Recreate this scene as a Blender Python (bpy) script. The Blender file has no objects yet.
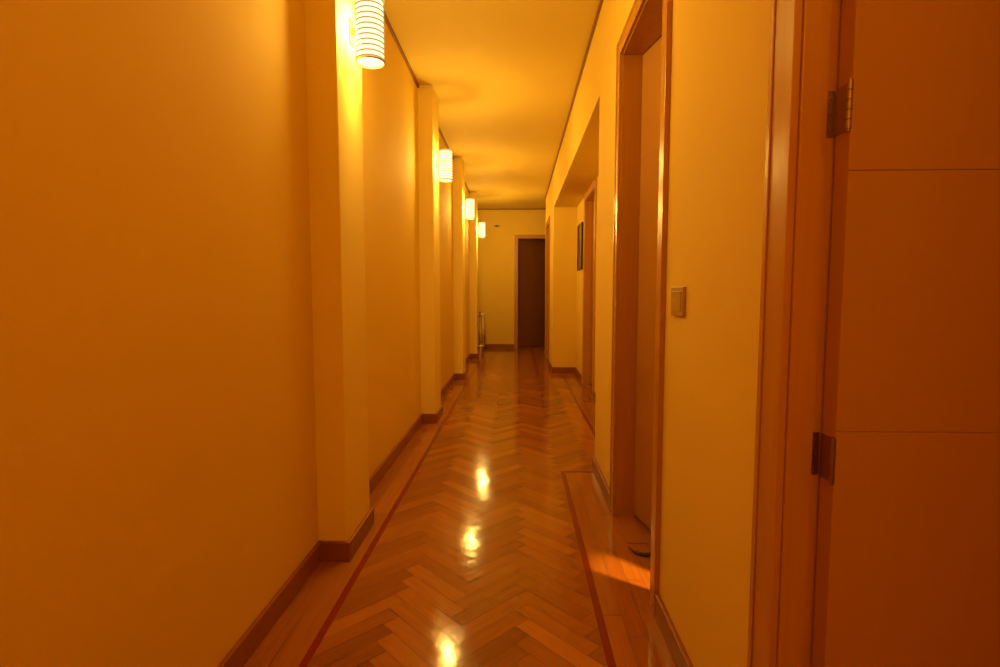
import bpy, bmesh, math, random
from mathutils import Vector, Matrix
random.seed(7)
S = bpy.context.scene
C = S.collection
S.view_settings.view_transform = 'Standard'
S.view_settings.look = 'None'

# ------------------------------------------------------------------ materials
def new_mat(name):
    m = bpy.data.materials.new(name); m.use_nodes = True
    return m, m.node_tree.nodes, m.node_tree.links, m.node_tree.nodes['Principled BSDF']

def paint(name, c1, c2, rough=0.5, bump=0.02, scale=2.0, spec=.5):
    m, N, L, b = new_mat(name)
    tc = N.new('ShaderNodeTexCoord')
    n1 = N.new('ShaderNodeTexNoise'); n1.inputs['Scale'].default_value = scale; n1.inputs['Detail'].default_value = 5
    L.new(tc.outputs['Object'], n1.inputs['Vector'])
    r = N.new('ShaderNodeMix'); r.data_type = 'RGBA'
    r.inputs['A'].default_value = (*c1, 1); r.inputs['B'].default_value = (*c2, 1)
    L.new(n1.outputs['Fac'], r.inputs['Factor']); L.new(r.outputs['Result'], b.inputs['Base Color'])
    n2 = N.new('ShaderNodeTexNoise'); n2.inputs['Scale'].default_value = 90; n2.inputs['Detail'].default_value = 3
    L.new(tc.outputs['Object'], n2.inputs['Vector'])
    bp = N.new('ShaderNodeBump'); bp.inputs['Strength'].default_value = bump * 5; bp.inputs['Distance'].default_value = 0.002
    L.new(n2.outputs['Fac'], bp.inputs['Height']); L.new(bp.outputs['Normal'], b.inputs['Normal'])
    b.inputs['Roughness'].default_value = rough
    b.inputs['Specular IOR Level'].default_value = spec
    return m

def wood(name, c1, c2, rough=0.35, scale=(30, 30, 1.5)):
    m, N, L, b = new_mat(name)
    tc = N.new('ShaderNodeTexCoord'); mp = N.new('ShaderNodeMapping'); mp.inputs['Scale'].default_value = scale
    L.new(tc.outputs['Object'], mp.inputs['Vector'])
    n = N.new('ShaderNodeTexNoise'); n.inputs['Scale'].default_value = 2.0; n.inputs['Detail'].default_value = 6; n.inputs['Distortion'].default_value = 0.6
    L.new(mp.outputs['Vector'], n.inputs['Vector'])
    r = N.new('ShaderNodeMix'); r.data_type = 'RGBA'
    r.inputs['A'].default_value = (*c1, 1); r.inputs['B'].default_value = (*c2, 1)
    L.new(n.outputs['Fac'], r.inputs['Factor']); L.new(r.outputs['Result'], b.inputs['Base Color'])
    b.inputs['Roughness'].default_value = rough
    return m

def metal(name, c, rough=0.35):
    m, N, L, b = new_mat(name)
    b.inputs['Base Color'].default_value = (*c, 1); b.inputs['Metallic'].default_value = 1
    n = N.new('ShaderNodeTexNoise'); n.inputs['Scale'].default_value = 60
    mr = N.new('ShaderNodeMapRange'); mr.inputs['To Min'].default_value = rough * .8; mr.inputs['To Max'].default_value = rough * 1.3
    L.new(n.outputs['Fac'], mr.inputs['Value']); L.new(mr.outputs['Result'], b.inputs['Roughness'])
    return m

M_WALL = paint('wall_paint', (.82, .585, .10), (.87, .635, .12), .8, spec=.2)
M_PIL = paint('pilaster_paint', (.93, .74, .22), (.95, .77, .24), .7, spec=.3)  # paler than the walls, lamp glow put into the colour
M_CEIL = paint('ceiling_paint', (.78, .58, .12), (.82, .62, .14), .75, spec=.2)
M_FRAME = wood('door_frame_wood', (.46, .205, .026), (.60, .28, .04), .26)
M_FRAMEL = wood('warm_door_frame_wood', (.58, .28, .045), (.68, .34, .06), .35)  # frame wood lightened to offset shade on the recess door
M_DOOR = wood('door_leaf_wood', (.45, .205, .034), (.49, .225, .04), .6)
M_DOORB = wood('tan_door_leaf_wood', (.46, .215, .035), (.51, .25, .045), .5)
M_DOORD = wood('dark_door_wood', (.17, .06, .01), (.22, .08, .014), .45)
M_BASE = wood('baseboard_wood', (.26, .085, .02), (.35, .115, .028), .35, (6, 6, 40))
M_TRIM = wood('ceiling_trim_wood', (.24, .10, .025), (.32, .14, .03), .5)
M_HINGE = metal('hinge_metal', (.33, .20, .10), .42)
M_HANDLE = metal('handle_metal', (.6, .5, .35), .25)
M_LAMPMETAL = metal('lamp_metal', (.50, .34, .18), .4)
M_PLATE = paint('switch_plastic', (.46, .29, .08), (.48, .31, .09), .35, 0)
M_BLACK = paint('picture_frame_black', (.03, .012, .004), (.045, .02, .006), .5, 0)
M_SHADEARC = paint('dark_rubber', (.09, .032, .010), (.11, .04, .012), .6, 0)  # colour of the strip that stands in for leaf shade
M_ART = paint('picture_print', (.07, .03, .01), (.18, .09, .02), .5, 0, 9)
M_WHITE = paint('radiator_enamel', (.80, .66, .36), (.84, .7, .4), .4, 0)
M_GROUT = paint('floor_joint', (.10, .036, .009), (.12, .042, .01), .5, 0)

def floor_mat():
    m, N, L, b = new_mat('parquet_varnished')
    at = N.new('ShaderNodeAttribute'); at.attribute_name = 'plank'
    sp = N.new('ShaderNodeSeparateColor'); L.new(at.outputs['Color'], sp.inputs['Color'])
    uv = N.new('ShaderNodeUVMap'); uv.uv_map = 'UVMap'
    mp = N.new('ShaderNodeMapping'); mp.inputs['Scale'].default_value = (5, 70, 1)
    L.new(uv.outputs['UV'], mp.inputs['Vector'])
    g = N.new('ShaderNodeTexNoise'); g.inputs['Scale'].default_value = 1; g.inputs['Detail'].default_value = 5; g.inputs['Distortion'].default_value = .4
    L.new(mp.outputs['Vector'], g.inputs['Vector'])
    cr = N.new('ShaderNodeValToRGB')
    e = cr.color_ramp.elements
    e[0].position = 0; e[0].color = (.19, .056, .010, 1); e[1].position = 1; e[1].color = (.57, .225, .042, 1)
    k = cr.color_ramp.elements.new(.5); k.color = (.37, .128, .022, 1)
    L.new(sp.outputs['Red'], cr.inputs['Fac'])
    mg = N.new('ShaderNodeMix'); mg.data_type = 'RGBA'; mg.blend_type = 'MULTIPLY'; mg.inputs['Factor'].default_value = .5
    gr = N.new('ShaderNodeMapRange'); gr.inputs['From Min'].default_value = .3; gr.inputs['From Max'].default_value = .7; gr.inputs['To Min'].default_value = .7; gr.inputs['To Max'].default_value = 1.1
    L.new(g.outputs['Fac'], gr.inputs['Value'])
    L.new(cr.outputs['Color'], mg.inputs['A']); L.new(gr.outputs['Result'], mg.inputs['B'])
    L.new(mg.outputs['Result'], b.inputs['Base Color'])
    tc = N.new('ShaderNodeTexCoord')
    n2 = N.new('ShaderNodeTexNoise'); n2.inputs['Scale'].default_value = 22; n2.inputs['Detail'].default_value = 2
    L.new(tc.outputs['Object'], n2.inputs['Vector'])
    bp = N.new('ShaderNodeBump'); bp.inputs['Strength'].default_value = .2; bp.inputs['Distance'].default_value = .0016
    L.new(n2.outputs['Fac'], bp.inputs['Height']); L.new(bp.outputs['Normal'], b.inputs['Normal'])
    rr = N.new('ShaderNodeMapRange'); rr.inputs['To Min'].default_value = .07; rr.inputs['To Max'].default_value = .14
    L.new(n2.outputs['Fac'], rr.inputs['Value']); L.new(rr.outputs['Result'], b.inputs['Roughness'])
    b.inputs['Specular IOR Level'].default_value = .36
    return m
M_FLOOR = floor_mat()
M_STRIPE = wood('inlay_stripe_wood', (.18, .012, .005), (.25, .02, .009), .2, (40, 3, 1))

def shade_mat(name, strength, transp, col):
    m = bpy.data.materials.new(name); m.use_nodes = True
    N = m.node_tree.nodes; L = m.node_tree.links; N.clear()
    o = N.new('ShaderNodeOutputMaterial'); mx = N.new('ShaderNodeMixShader'); mx.inputs[0].default_value = transp
    e = N.new('ShaderNodeEmission'); t = N.new('ShaderNodeBsdfTransparent')
    n = N.new('ShaderNodeTexNoise'); n.inputs['Scale'].default_value = 25
    mr = N.new('ShaderNodeMapRange'); mr.inputs['To Min'].default_value = strength * .85; mr.inputs['To Max'].default_value = strength * 1.15
    L.new(n.outputs['Fac'], mr.inputs['Value']); L.new(mr.outputs['Result'], e.inputs['Strength'])
    e.inputs['Color'].default_value = (*col, 1)
    L.new(e.outputs[0], mx.inputs[1]); L.new(t.outputs[0], mx.inputs[2]); L.new(mx.outputs[0], o.inputs['Surface'])
    return m
M_DIFF = shade_mat('lamp_diffuser_glow', 4.6, .7, (1, .78, .36))
M_SLAT = shade_mat('lamp_slat_glow', .62, .02, (1, .58, .11))
M_CAP = shade_mat('lamp_cap_glow', 1.1, .42, (1, .62, .14))

# ------------------------------------------------------------------ mesh helpers
def boxes_bm(bm, lst):
    for (x0, x1, y0, y1, z0, z1) in lst:
        r = bmesh.ops.create_cube(bm, size=1)
        for v in r['verts']:
            v.co = Vector((x0 + (v.co.x + .5) * (x1 - x0), y0 + (v.co.y + .5) * (y1 - y0), z0 + (v.co.z + .5) * (z1 - z0)))

def obj_from_bm(bm, name, mat, smooth=False):
    me = bpy.data.meshes.new(name); bm.to_mesh(me); bm.free()
    if mat: me.materials.append(mat)
    if smooth:
        for p in me.polygons: p.use_smooth = True
    o = bpy.data.objects.new(name, me); C.objects.link(o)
    return o

def boxes(name, lst, mat, bevel=0, parent=None, segs=2):
    bm = bmesh.new(); boxes_bm(bm, lst)
    o = obj_from_bm(bm, name, mat)
    if bevel:
        md = o.modifiers.new('Bevel', 'BEVEL'); md.width = bevel; md.segments = segs; md.limit_method = 'ANGLE'
    if parent: o.parent = parent
    return o

def empty(name, loc, rotz=0):
    o = bpy.data.objects.new(name, None); o.location = loc; o.rotation_euler = (0, 0, rotz)
    o.empty_display_size = .1; C.objects.link(o); return o

def structure(o, label, cat):
    o['kind'] = 'structure'; o['label'] = label; o['category'] = cat; return o

def cyl_bm(bm, r, z0, z1, cx=0, cy=0, seg=24, r2=None):
    r_ = bmesh.ops.create_cone(bm, cap_ends=True, segments=seg, radius1=r, radius2=r if r2 is None else r2, depth=z1 - z0)
    bmesh.ops.translate(bm, verts=r_['verts'], vec=(cx, cy, (z0 + z1) / 2)); return r_['verts']

def tube_bm(bm, pts, r, seg=10):
    rings = []
    for i, p in enumerate(pts):
        p = Vector(p)
        a = Vector(pts[max(i - 1, 0)]); b = Vector(pts[min(i + 1, len(pts) - 1)])
        t = (b - a).normalized(); u = t.orthogonal().normalized(); w = t.cross(u)
        if rings:
            u = (prev_u - t * prev_u.dot(t)).normalized(); w = t.cross(u)
        prev_u = u
        rr = r[i] if isinstance(r, (list, tuple)) else r
        rings.append([bm.verts.new(p + u * math.cos(k * 2 * math.pi / seg) * rr + w * math.sin(k * 2 * math.pi / seg) * rr) for k in range(seg)])
    for A, B in zip(rings, rings[1:]):
        for k in range(seg):
            bm.faces.new((A[k], A[(k + 1) % seg], B[(k + 1) % seg], B[k]))
    bm.faces.new(rings[0][::-1]); bm.faces.new(rings[-1])

# ------------------------------------------------------------------ dimensions
H = 2.6
XL, XR = -.765, .45
T = .12
Y0, Y1 = -2.5, 10.0
YE = 11.8          # end of the room behind the far door
XN = .75           # recess wall
RY0, RY1 = 3.05, 6.85
DC = 2.05          # clear door height
JT = .03
DH = DC + JT
PIL = [1.95, 4.12, 6.26, 8.34]
PD = .31; PX = -.653

# ------------------------------------------------------------------ walls
structure(boxes('wall_left', [(XL - T, XL, Y0 - T, YE, 0, H)], M_WALL), 'long cream-yellow painted plaster corridor wall', 'wall')
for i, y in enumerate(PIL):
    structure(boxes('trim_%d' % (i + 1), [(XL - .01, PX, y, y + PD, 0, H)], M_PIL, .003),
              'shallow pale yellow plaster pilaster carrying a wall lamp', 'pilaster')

def opening_y(x0, x1, a, b, oa, ob):
    """wall segment along Y from a to b with a door opening oa..ob"""
    return [(x0, x1, a, oa, 0, H), (x0, x1, ob, b, 0, H), (x0, x1, oa, ob, DH, H)]

A_Y, A_W = .885, .82
B_Y, B_W = 2.39, .685
N_Y, N_W = 6.0, .75
D_Y, D_W = 8.4, .75
E_X, E_W = 0.0, .75
segs = []
segs += opening_y(XR, XR + T, Y0 - T, 1.3, A_Y - A_W - JT, A_Y + JT)
segs += opening_y(XR, XR + T, 1.3, RY0, B_Y - B_W - JT, B_Y + JT)
segs += [(XR + T, XN + T, RY0 - T, RY0, 0, H)]
segs += [(XR, XN + T, RY0, RY1, 2.12, H)]
segs += [(XN, XN + T, RY0, N_Y - N_W - JT, 0, 2.12), (XN, XN + T, N_Y + JT, RY1, 0, 2.12), (XN, XN + T, N_Y - N_W - JT, N_Y + JT, DH, 2.12)]
segs += [(XR, XN + T, RY1, RY1 + T, 0, H)]
segs += opening_y(XR, XR + T, RY1 + T, 8.85, D_Y - D_W - JT, D_Y + JT)
segs += [(XR + T, 1.3 + T, 8.73, 8.85, 0, H), (1.3, 1.3 + T, 8.85, YE, 0, H)]
structure(boxes('wall_right', segs, M_WALL), 'cream-yellow painted corridor wall with doorways and a recess', 'wall')
structure(boxes('wall_far', [(XL, E_X - JT, Y1, Y1 + T, 0, H), (E_X + E_W + JT, 1.3, Y1, Y1 + T, 0, H), (E_X - JT, E_X + E_W + JT, Y1, Y1 + T, DH, H)], M_WALL),
          'yellow painted end wall of the corridor', 'wall')
structure(boxes('wall_back', [(XL, XR, Y0 - T, Y0, 0, H)], M_WALL), 'cream painted wall closing the corridor', 'wall')
# side rooms
structure(boxes('wall_room', [(XR + T, 2.6, .96, 1.04, 0, H), (2.6, 2.7, Y0, RY0, 0, H), (XR + T, 2.6, Y0 - T, Y0, 0, H), (XN + T, 2.6, RY0 - T, RY0, 0, H),
                              (XL, 1.3, YE - T, YE, 0, H)], M_WALL),
          'cream painted walls of the adjoining rooms', 'wall')
structure(boxes('ceiling', [(XL - T, 2.7, Y0 - T, YE, H, H + .1)], M_CEIL), 'smooth warm yellow painted ceiling', 'ceiling')

# ------------------------------------------------------------------ ceiling trim strips
def strip_left(x_wall, x_pil, w, z0, z1):
    out = []; y = Y0
    for p in PIL:
        out.append((x_wall, x_wall + w, y, p, z0, z1))
        out.append((x_wall, x_pil + w, p - w, p, z0, z1))
        out.append((x_pil, x_pil + w, p, p + PD, z0, z1))
        out.append((x_wall, x_pil + w, p + PD, p + PD + w, z0, z1))
        y = p + PD
    out.append((x_wall, x_wall + w, y, Y1, z0, z1))
    return out
structure(boxes('trim_5', [(XL, XL + .013, Y0, Y1, H - .022, H)], M_TRIM), 'thin dark wooden strip along the ceiling edge', 'ceiling trim')
structure(boxes('trim_6', [(XR - .014, XR, Y0, 8.85, H - .024, H), (XR - .014, 1.3, 8.85, 8.864, H - .024, H)], M_TRIM), 'thin dark wooden strip along the ceiling edge', 'ceiling trim')
structure(boxes('trim_7', [(XL, 1.3, Y1 - .012, Y1, H - .018, H)], M_TRIM), 'thin dark wooden strip above the end wall', 'ceiling trim')

# ------------------------------------------------------------------ baseboards
BH, BW = .075, .015
structure(boxes('baseboard_left', strip_left(XL, PX, BW, 0, BH), M_BASE, .003), 'reddish-brown wooden skirting stepping around the pilasters', 'baseboard')
CW = .070
CWA = .084
br = [(XR - BW, XR, Y0, A_Y - A_W - CWA, 0, BH), (XR - BW, XR, A_Y + CWA, B_Y - B_W - CW, 0, BH), (XR - BW, XR, B_Y + CW, RY0, 0, BH),
      (XR - BW, XN, RY0, RY0 + BW, 0, BH),
      (XN - BW, XN, RY0 + BW, N_Y - N_W - CW, 0, BH), (XN - BW, XN, N_Y + CW, RY1 - BW, 0, BH), (XR - BW, XN, RY1 - BW, RY1, 0, BH),
      (XR - BW, XR, RY1, D_Y - D_W - CW, 0, BH), (XR - BW, XR, D_Y + CW, 8.85, 0, BH), (XR - BW, 1.3, 8.85, 8.865, 0, BH)]
structure(boxes('baseboard_right', br, M_BASE, .003), 'reddish-brown wooden skirting following the recess', 'baseboard')
structure(boxes('baseboard_far', [(XL, E_X - CW, Y1 - BW, Y1, 0, BH), (E_X + E_W + CW, 1.3, Y1 - BW, Y1, 0, BH)], M_BASE, .003), 'reddish-brown wooden skirting on the end wall', 'baseboard')

# ------------------------------------------------------------------ floor
def clip_poly(poly, x0, x1, y0, y1):
    def cl(P, inside, inter):
        out = []
        for i in range(len(P)):
            a, b = P[i - 1], P[i]
            ia, ib = inside(a), inside(b)
            if ib:
                if not ia: out.append(inter(a, b))
                out.append(b)
            elif ia: out.append(inter(a, b))
        return out
    def ix(x): return lambda a, b: (x, a[1] + (b[1] - a[1]) * (x - a[0]) / (b[0] - a[0]))
    def iy(y): return lambda a, b: (a[0] + (b[0] - a[0]) * (y - a[1]) / (b[1] - a[1]), y)
    for ins, it in ((lambda p: p[0] >= x0, ix(x0)), (lambda p: p[0] <= x1, ix(x1)), (lambda p: p[1] >= y0, iy(y0)), (lambda p: p[1] <= y1, iy(y1))):
        if not poly: return poly
        poly = cl(poly, ins, it)
    return poly

bm = bmesh.new()
uvl = bm.loops.layers.uv.new('UVMap')
cl_ = bm.loops.layers.float_color.new('plank')
def add_plank(poly, origin, axis, tone, mi=0, z=.0):
    if len(poly) < 3: return
    ar = 0
    for i in range(len(poly)):
        a, b = poly[i - 1], poly[i]; ar += a[0] * b[1] - b[0] * a[1]
    if abs(ar) < 2e-5: return
    if ar < 0: poly = poly[::-1]
    k = .0055 if mi == 0 else 0
    sx, sy = random.uniform(-k, k), random.uniform(-k, k)
    cx = sum(p[0] for p in poly) / len(poly); cy = sum(p[1] for p in poly) / len(poly)
    vs = [bm.verts.new((p[0], p[1], z + (p[0] - cx) * sx + (p[1] - cy) * sy)) for p in poly]
    try: f = bm.faces.new(vs)
    except ValueError: return
    f.material_index = mi
    off = random.uniform(0, 50)
    ax = Vector(axis); pe = Vector((-ax.y, ax.x))
    for l in f.loops:
        d = Vector((l.vert.co.x - origin[0], l.vert.co.y - origin[1]))
        l[uvl].uv = (d.dot(ax) + off, d.dot(pe) + off)
        l[cl_] = (tone, random.random(), 0, 1)

SX0, SX1, SX2, SW = -.600, .248, .548, .024   # stripe inner lefts
SY1, SY2 = 2.98, 6.62
GAP = .0006
W_, n_ = .058, 5
c45 = math.cos(math.pi / 4)
regions = [(SX0 + SW, SX1, Y0, SY1), (SX0 + SW, SX2, SY1 + SW, SY2), (SX0 + SW, SX1, SY2 + SW, Y1)]
regions += [(SX0 + SW, SX1, SY1, SY1 + SW), (SX0 + SW, SX1, SY2, SY2 + SW)]
def rot(p): return ((p[0] - p[1]) * c45 - .17, (p[0] + p[1]) * c45)
for k in range(-150, 200):
    for m in range(-36, 37):
        for kind in (0, 1):
            if kind == 0: q = (k + 2 * n_ * m, k, n_, 1)
            else: q = (k + 2 * n_ * m, k - 2 * n_ + 1, 1, n_)
            x, y, w, h = [t * W_ for t in q]
            c = rot((x + w / 2, y + h / 2))
            if c[0] < -.9 or c[0] > .8 or c[1] < Y0 - .3 or c[1] > Y1 + .3: continue
            poly = [rot(p) for p in ((x + GAP, y + GAP), (x + w - GAP, y + GAP), (x + w - GAP, y + h - GAP), (x + GAP, y + h - GAP))]
            tone = min(1, max(0, random.gauss(.42 if kind == 0 else .61, .115)))  # tone by plank direction puts the anisotropic sheen into the colour
            ax = (c45, c45) if kind == 0 else (-c45, c45)
            for R in regions:
                add_plank(clip_poly(poly, *R), c, ax, tone)
def border(x0, x1, y0, y1, nw):
    w = (x1 - x0) / nw
    for i in range(nw):
        y = y0 - random.uniform(0, .4)
        while y < y1:
            l = .55
            poly = [(x0 + i * w + GAP, y + GAP), (x0 + (i + 1) * w - GAP, y + GAP), (x0 + (i + 1) * w - GAP, y + l - GAP), (x0 + i * w + GAP, y + l - GAP)]
            add_plank(clip_poly(poly, -9, 9, y0, y1), (x0, y), (0, 1), min(1, max(0, random.gauss(.58, .07))))
            y += l
border(XL, SX0, Y0, Y1, 2)
border(SX1 + SW, XR, Y0, SY1, 3)
border(XR, 2.6, Y0, RY0, 26)
border(SX2 + SW, XN, RY0, SY2 + SW, 3)
border(SX1 + SW, 1.3, SY2 + SW, Y1, 14)
border(XN, XN + T, RY0, RY1, 1)
border(XL, 1.3, Y1, YE - T, 28)
def stripe(x0, x1, y0, y1):
    add_plank([(x0, y0), (x1, y0), (x1, y1), (x0, y1)], (x0, y0), (0, 1), .5, 1, .0004)
stripe(SX0, SX0 + SW, Y0, Y1)
stripe(SX1, SX1 + SW, Y0, SY1 + SW)
stripe(SX1 + SW, SX2 + SW, SY1, SY1 + SW)
stripe(SX2, SX2 + SW, SY1 + SW, SY2)
stripe(SX1, SX2 + SW, SY2, SY2 + SW)
stripe(SX1, SX1 + SW, SY2 + SW, Y1)
r = bmesh.ops.create_cube(bm, size=1)
for v in r['verts']:
    v.co = Vector((-.9 + (v.co.x + .5) * 3.6, Y0 - T + (v.co.y + .5) * (YE + T - Y0), -.1 + (v.co.z + .5) * .0983))
for f in {f for v in r['verts'] for f in v.link_faces}: f.material_index = 2
fl = obj_from_bm(bm, 'floor', M_FLOOR); fl.data.materials.append(M_STRIPE); fl.data.materials.append(M_GROUT)
structure(fl, 'glossy varnished herringbone parquet with dark red inlay stripes', 'floor')

# ------------------------------------------------------------------ doors
def frame_mesh(w, parent, D=T, mat=M_FRAME, cw=CW):
    p = .013
    L = [(-JT, 0, 0, D, 0, DC), (w, w + JT, 0, D, 0, DC), (-JT, w + JT, 0, D, DC, DH),
         (-cw, -.006, -p, 0, 0, DC + cw), (w + .006, w + cw, -p, 0, 0, DC + cw), (-.006, w + .006, -p, 0, DC + .006, DC + cw),
         (-cw, -cw + .014, -p - .003, -p, 0, DC + cw), (w + cw - .014, w + cw, -p - .003, -p, 0, DC + cw), (-cw + .014, w + cw - .014, -p - .003, -p, DC + cw - .014, DC + cw)]
    return boxes('frame', L, mat, .0025, parent)
def stops(w, parent, y0, y1):
    return boxes('door_stop', [(0, .012, y0, y1, 0, DC), (w - .012, w, y0, y1, 0, DC), (.012, w - .012, y0, y1, DC - .012, DC)], M_FRAME, .002, parent)

GR = [.41, .803, 1.207, 1.60]
def leaf_mesh(w, parent, x, y, mat, rotz=0, t=.038):
    """local origin at hinge edge; leaf spans +x, thickness +y"""
    z0, z1 = .012, DC - .004
    L = [(0, w, .0015, t - .0015, z0, z1)]
    zs = [z0] + GR + [z1]
    for a, b in zip(zs, zs[1:]):
        ga = a + (.0009 if a != z0 else 0); gb = b - (.0009 if b != z1 else 0)
        L.append((0, w, 0, .0017, ga, gb)); L.append((0, w, t - .0017, t, ga, gb))
    o = boxes('leaf', L, mat, .0006, parent, 1)
    o.location = (x, y, 0); o.rotation_euler = (0, 0, rotz)
    return o
def handle(leaf, w, t=.038):
    bm = bmesh.new()
    boxes_bm(bm, [(w - .08, w - .045, -.008, 0, .93, 1.09)])
    tube_bm(bm, [(w - .0625, -.006, 1.04), (w - .0625, -.04, 1.04), (w - .068, -.05, 1.04), (w - .08, -.052, 1.04), (w - .17, -.052, 1.038), (w - .178, -.046, 1.037)], .008)
    o = obj_from_bm(bm, 'handle', M_HANDLE); o.parent = leaf; o['label'] = 'brushed metal lever handle'
    return o
def closed_door(n, loc, rotz, w, label, mat, ajar=0, fmat=M_FRAME):
    e = empty('door_%d' % n, loc, rotz); structure(e, label, 'door')
    frame_mesh(w, e, mat=fmat)
    if not ajar: stops(w, e, T - .055, T - .0405)
    lf = leaf_mesh(w - .006, e, .003, T - .04 if not ajar else T - .036, mat, ajar)
    handle(lf, w - .006)
    return e, lf
R90 = -math.pi / 2
dA = empty('door_1', (XR, A_Y, 0), R90); structure(dA, 'orange-brown grooved wooden door standing open on steel hinges', 'door')
frame_mesh(A_W, dA, cw=CWA)
lfA = leaf_mesh(.78, dA, .007, .052, M_DOOR, math.pi / 2)
lfA.location = (.045, .052, 0)
handle(lfA, .78)
def hinge(zc):
    bm = bmesh.new(); h = .036
    boxes_bm(bm, [(.0, .0015, .041, .051, zc - h, zc + h), (.007, .043, .0508, .052, zc - h, zc + h)])
    for k in range(5):
        z = zc - h + k * (2 * h / 5)
        cyl_bm(bm, .0042, z + .0008, z + 2 * h / 5 - .0008, .0435, .0492, 14)
    cyl_bm(bm, .0028, zc - h - .003, zc + h + .003, .0435, .0492, 12)
    for dz in (-.024, 0, .024):
        r = bmesh.ops.create_cone(bm, cap_ends=True, segments=10, radius1=.003, radius2=.0025, depth=.0015)
        bmesh.ops.rotate(bm, verts=r['verts'], cent=(0, 0, 0), matrix=Matrix.Rotation(math.pi / 2, 3, 'Y'))
        bmesh.ops.translate(bm, verts=r['verts'], vec=(.002, .046, zc + dz))
    o = obj_from_bm(bm, 'hinge', M_HINGE); o.parent = dA; o['label'] = 'brownish steel butt hinge'
for z in (.20, .755, 1.305, 1.86): hinge(z)

closed_door(2, (XR, B_Y, 0), R90, B_W, 'tan wooden corridor door standing slightly ajar with light behind', M_DOORB, math.radians(12))
closed_door(3, (XN, N_Y, 0), R90, N_W, 'closed warm orange wooden door inside the wall recess', M_DOORB, 0, M_FRAMEL)
closed_door(4, (XR, D_Y, 0), R90, D_W, 'closed wooden door near the corridor end', M_DOOR)
closed_door(5, (E_X, Y1, 0), 0, E_W, 'dark brown door in the end wall, partly open', M_DOORD, math.radians(28))

# dark curved strip at the threshold, standing in for the ajar leaf's shade
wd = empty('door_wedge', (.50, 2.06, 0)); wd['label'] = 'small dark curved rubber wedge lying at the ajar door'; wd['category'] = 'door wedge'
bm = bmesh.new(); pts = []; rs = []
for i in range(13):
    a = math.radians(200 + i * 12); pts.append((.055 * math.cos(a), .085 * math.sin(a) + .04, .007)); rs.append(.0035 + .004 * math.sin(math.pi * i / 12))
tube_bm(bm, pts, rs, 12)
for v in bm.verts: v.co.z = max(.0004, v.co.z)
o = obj_from_bm(bm, 'wedge_body', M_SHADEARC, True); o.parent = wd

# ------------------------------------------------------------------ wall lamps
LZ0, LZ1 = 1.915, 2.15
def ring_bm(bm, cx, ring, seg=40):
    n = len(ring)
    vs = [[bm.verts.new((cx + a * math.cos(t * 2 * math.pi / seg), a * math.sin(t * 2 * math.pi / seg), b)) for a, b in ring] for t in range(seg)]
    for t in range(seg):
        A, B = vs[t], vs[(t + 1) % seg]
        for j in range(n): bm.faces.new((A[j], B[j], B[(j + 1) % n], A[(j + 1) % n]))
LCX = .077
def make_lamp():
    e = empty('wall_lamp', (PX, PIL[0] + .165, LZ0))
    e['label'] = 'lit louvred cylindrical wall lamp on a pilaster'; e['category'] = 'wall lamp'; e['group'] = 'corridor wall lamps'
    hh = LZ1 - LZ0; r = .056; cx = LCX
    parts = []
    bm = bmesh.new(); boxes_bm(bm, [(0, .005, -.02, .02, .07, hh - .07), (.005, cx - r + .004, -.006, .006, hh * .5 - .012, hh * .5 + .012)])
    o = obj_from_bm(bm, 'mounting_plate', M_LAMPMETAL); o.parent = e; parts.append(o)
    bm = bmesh.new()
    rr = bmesh.ops.create_cone(bm, cap_ends=True, segments=48, radius1=r - .0045, radius2=r - .0045, depth=hh - .012)
    bmesh.ops.translate(bm, verts=rr['verts'], vec=(cx, 0, hh / 2))
    o = obj_from_bm(bm, 'diffuser', M_DIFF, False); o.parent = e; o['label'] = 'glowing warm white inner diffuser'; parts.append(o)
    bm = bmesh.new(); nsl = 12
    for i in range(nsl):
        z = .010 + (hh - .020) * i / (nsl - 1)
        ring_bm(bm, cx, [(r - .003, z - .0026), (r, z - .0026), (r, z + .0026), (r - .003, z + .0026)])
    o = obj_from_bm(bm, 'lamp_shade', M_SLAT); o.parent = e; o['label'] = 'shade of stacked horizontal slats'; parts.append(o)
    bm = bmesh.new(); cyl_bm(bm, r + .001, hh - .003, hh, cx, 0, 40)
    o = obj_from_bm(bm, 'shade_cap', M_CAP); o.parent = e; parts.append(o)
    bm = bmesh.new()
    ring_bm(bm, cx, [(r - .003, 0), (r + .001, 0), (r + .001, .005), (r - .003, .005)])
    for a in (145, 215):
        a = math.radians(a); cyl_bm(bm, .002, .002, hh - .004, cx + (r + .001) * math.cos(a), (r + .001) * math.sin(a), 8)
    o = obj_from_bm(bm, 'lamp_frame', M_LAMPMETAL); o.parent = e; parts.append(o)
    return e, parts
def bulb_light(e):
    l = bpy.data.lights.new('bulb_light', 'POINT'); l.energy = 50; l.color = (1, .63, .12); l.shadow_soft_size = .045
    l.specular_factor = .1
    o = bpy.data.objects.new('bulb_light', l); C.objects.link(o); o.parent = e; o.location = (LCX, 0, .12)
lamp, lparts = make_lamp()
lamps = [lamp]
for y in PIL[1:]:
    c = lamp.copy(); C.objects.link(c); c.location = (PX, y + .145, LZ0)
    for p in lparts:
        q = p.copy(); q.parent = c; C.objects.link(q)
    lamps.append(c)
for l in lamps: bulb_light(l)

# ------------------------------------------------------------------ light switch
sw = empty('light_switch', (XR, 1.495, 1.0)); sw['label'] = 'square beige rocker light switch on the painted wall'; sw['category'] = 'light switch'
boxes('switch_plate', [(-.009, 0, -.055, .055, -.04, .04)], M_PLATE, .0015, sw)
boxes('rocker', [(-.0108, -.008, -.040, .040, -.028, .028)], M_PLATE, .001, sw)

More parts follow.
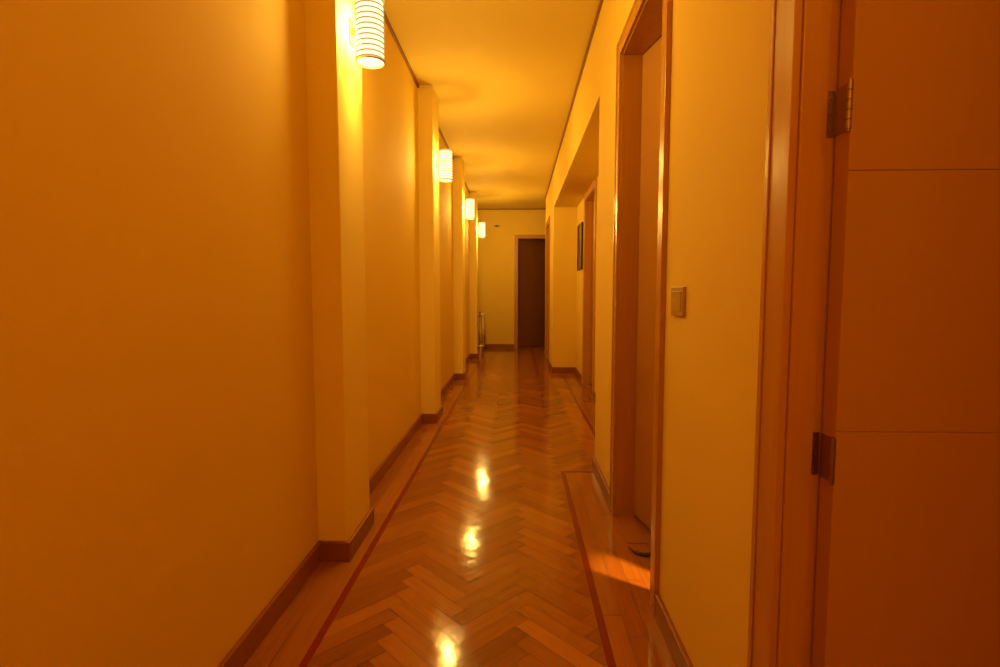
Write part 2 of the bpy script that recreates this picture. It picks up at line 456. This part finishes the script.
# ------------------------------------------------------------------ framed picture in the recess
pc = empty('framed_picture', (XN, 6.42, 1.58)); pc['label'] = 'small dark picture in a dark frame on the recess wall'; pc['category'] = 'picture'
a, b, f = .21, .27, .025
boxes('picture_frame', [(-.022, 0, -a, a, b - f, b), (-.022, 0, -a, a, -b, -b + f), (-.022, 0, -a, -a + f, -b + f, b - f), (-.022, 0, a - f, a, -b + f, b - f)], M_BLACK, .002, pc)
boxes('picture_print', [(-.012, 0, -a + f, a - f, -b + f, b - f)], M_ART, 0, pc)

# ------------------------------------------------------------------ radiator
rd = empty('radiator', (XL, 9.35, 0)); rd['label'] = 'cream enamel column radiator against the corridor wall'; rd['category'] = 'radiator'
bm = bmesh.new()
for i in range(7):
    y = -.24 + i * .08
    for x in (.07, .115, .16):
        cyl_bm(bm, .010, .12, .66, x, y, 12)
    for z in (.12, .66):
        tube_bm(bm, [(.058, y, z), (.172, y, z)], .015, 12)
for z in (.12, .66): tube_bm(bm, [(.115, -.26, z), (.115, .26, z)], .012, 12)
o = obj_from_bm(bm, 'radiator_body', M_WHITE, True); o.parent = rd
for L in ((0, .08, -.17, -.15, .11, .14), (0, .08, .15, .17, .11, .14), (0, .08, -.17, -.15, .62, .65), (0, .08, .15, .17, .62, .65)):
    boxes('bracket', [L], M_WHITE, .002, rd)
for y in (-.24, .24): boxes('foot', [(.10, .13, y - .012, y + .012, 0, .12)], M_WHITE, .002, rd)
bm = bmesh.new(); tube_bm(bm, [(.115, -.26, .66), (.115, -.31, .66)], .012, 10); cyl_bm(bm, .02, .64, .72, .115, -.31, 16, .016)
o = obj_from_bm(bm, 'valve', M_LAMPMETAL); o.parent = rd

# ------------------------------------------------------------------ sensor on end wall
se = empty('alarm_sensor', (-.40, Y1 + .002, 2.29)); se['label'] = 'small white alarm sensor high on the end wall'; se['category'] = 'sensor'
bm = bmesh.new()
rr = bmesh.ops.create_uvsphere(bm, u_segments=24, v_segments=12, radius=.05)
for v in bm.verts: v.co = Vector((v.co.x * 1.4, min(v.co.y * .7, 0), v.co.z * .8))
o = obj_from_bm(bm, 'sensor_body', M_WHITE, True); o.parent = se
boxes('sensor_lens', [(-.03, .03, -.038, -.03, -.02, .005)], M_BLACK, .004, se)

# ------------------------------------------------------------------ other lights (unseen, added without fixtures)
def point(name, loc, e, col, r=.08):
    l = bpy.data.lights.new(name, 'POINT'); l.energy = e; l.color = col; l.shadow_soft_size = r
    o = bpy.data.objects.new(name, l); C.objects.link(o); o.location = loc
point('corridor_ceiling_light', (.15, -.75, 2.1), 22, (1, .43, .02), .16)  # unseen orange source added behind the camera to tint the near walls
point('side_room_light', (1.0, -1.2, 2.3), 16, (1, .44, .025), .12)  # unseen fill added to light the open door leaf
l = bpy.data.lights.new('rear_room_light', 'SPOT'); l.energy = 230; l.color = (1, .5, .08); l.shadow_soft_size = .03
l.spot_size = math.radians(15); l.spot_blend = .8  # narrow unseen spot, aimed through the door gap to lay the floor patch
o = bpy.data.objects.new('rear_room_light', l); C.objects.link(o); o.location = (1.02, 1.40, 1.5)
o.rotation_euler = (Vector((.46, 1.87, 0)) - Vector(o.location)).to_track_quat('-Z', 'Y').to_euler()

w = bpy.data.worlds.new('World'); S.world = w; w.use_nodes = True
w.node_tree.nodes['Background'].inputs[0].default_value = (.02, .008, .002, 1)

# ------------------------------------------------------------------ camera
cd = bpy.data.cameras.new('camera'); cam = bpy.data.objects.new('camera', cd); C.objects.link(cam)
cd.sensor_width = 36; cd.lens = 530 / 1000 * 36; cd.clip_start = .02
cam.location = (0, 0, 1.02)
cam.rotation_euler = (math.radians(90 - 4.26), 0, math.radians(1.95))
S.camera = cam
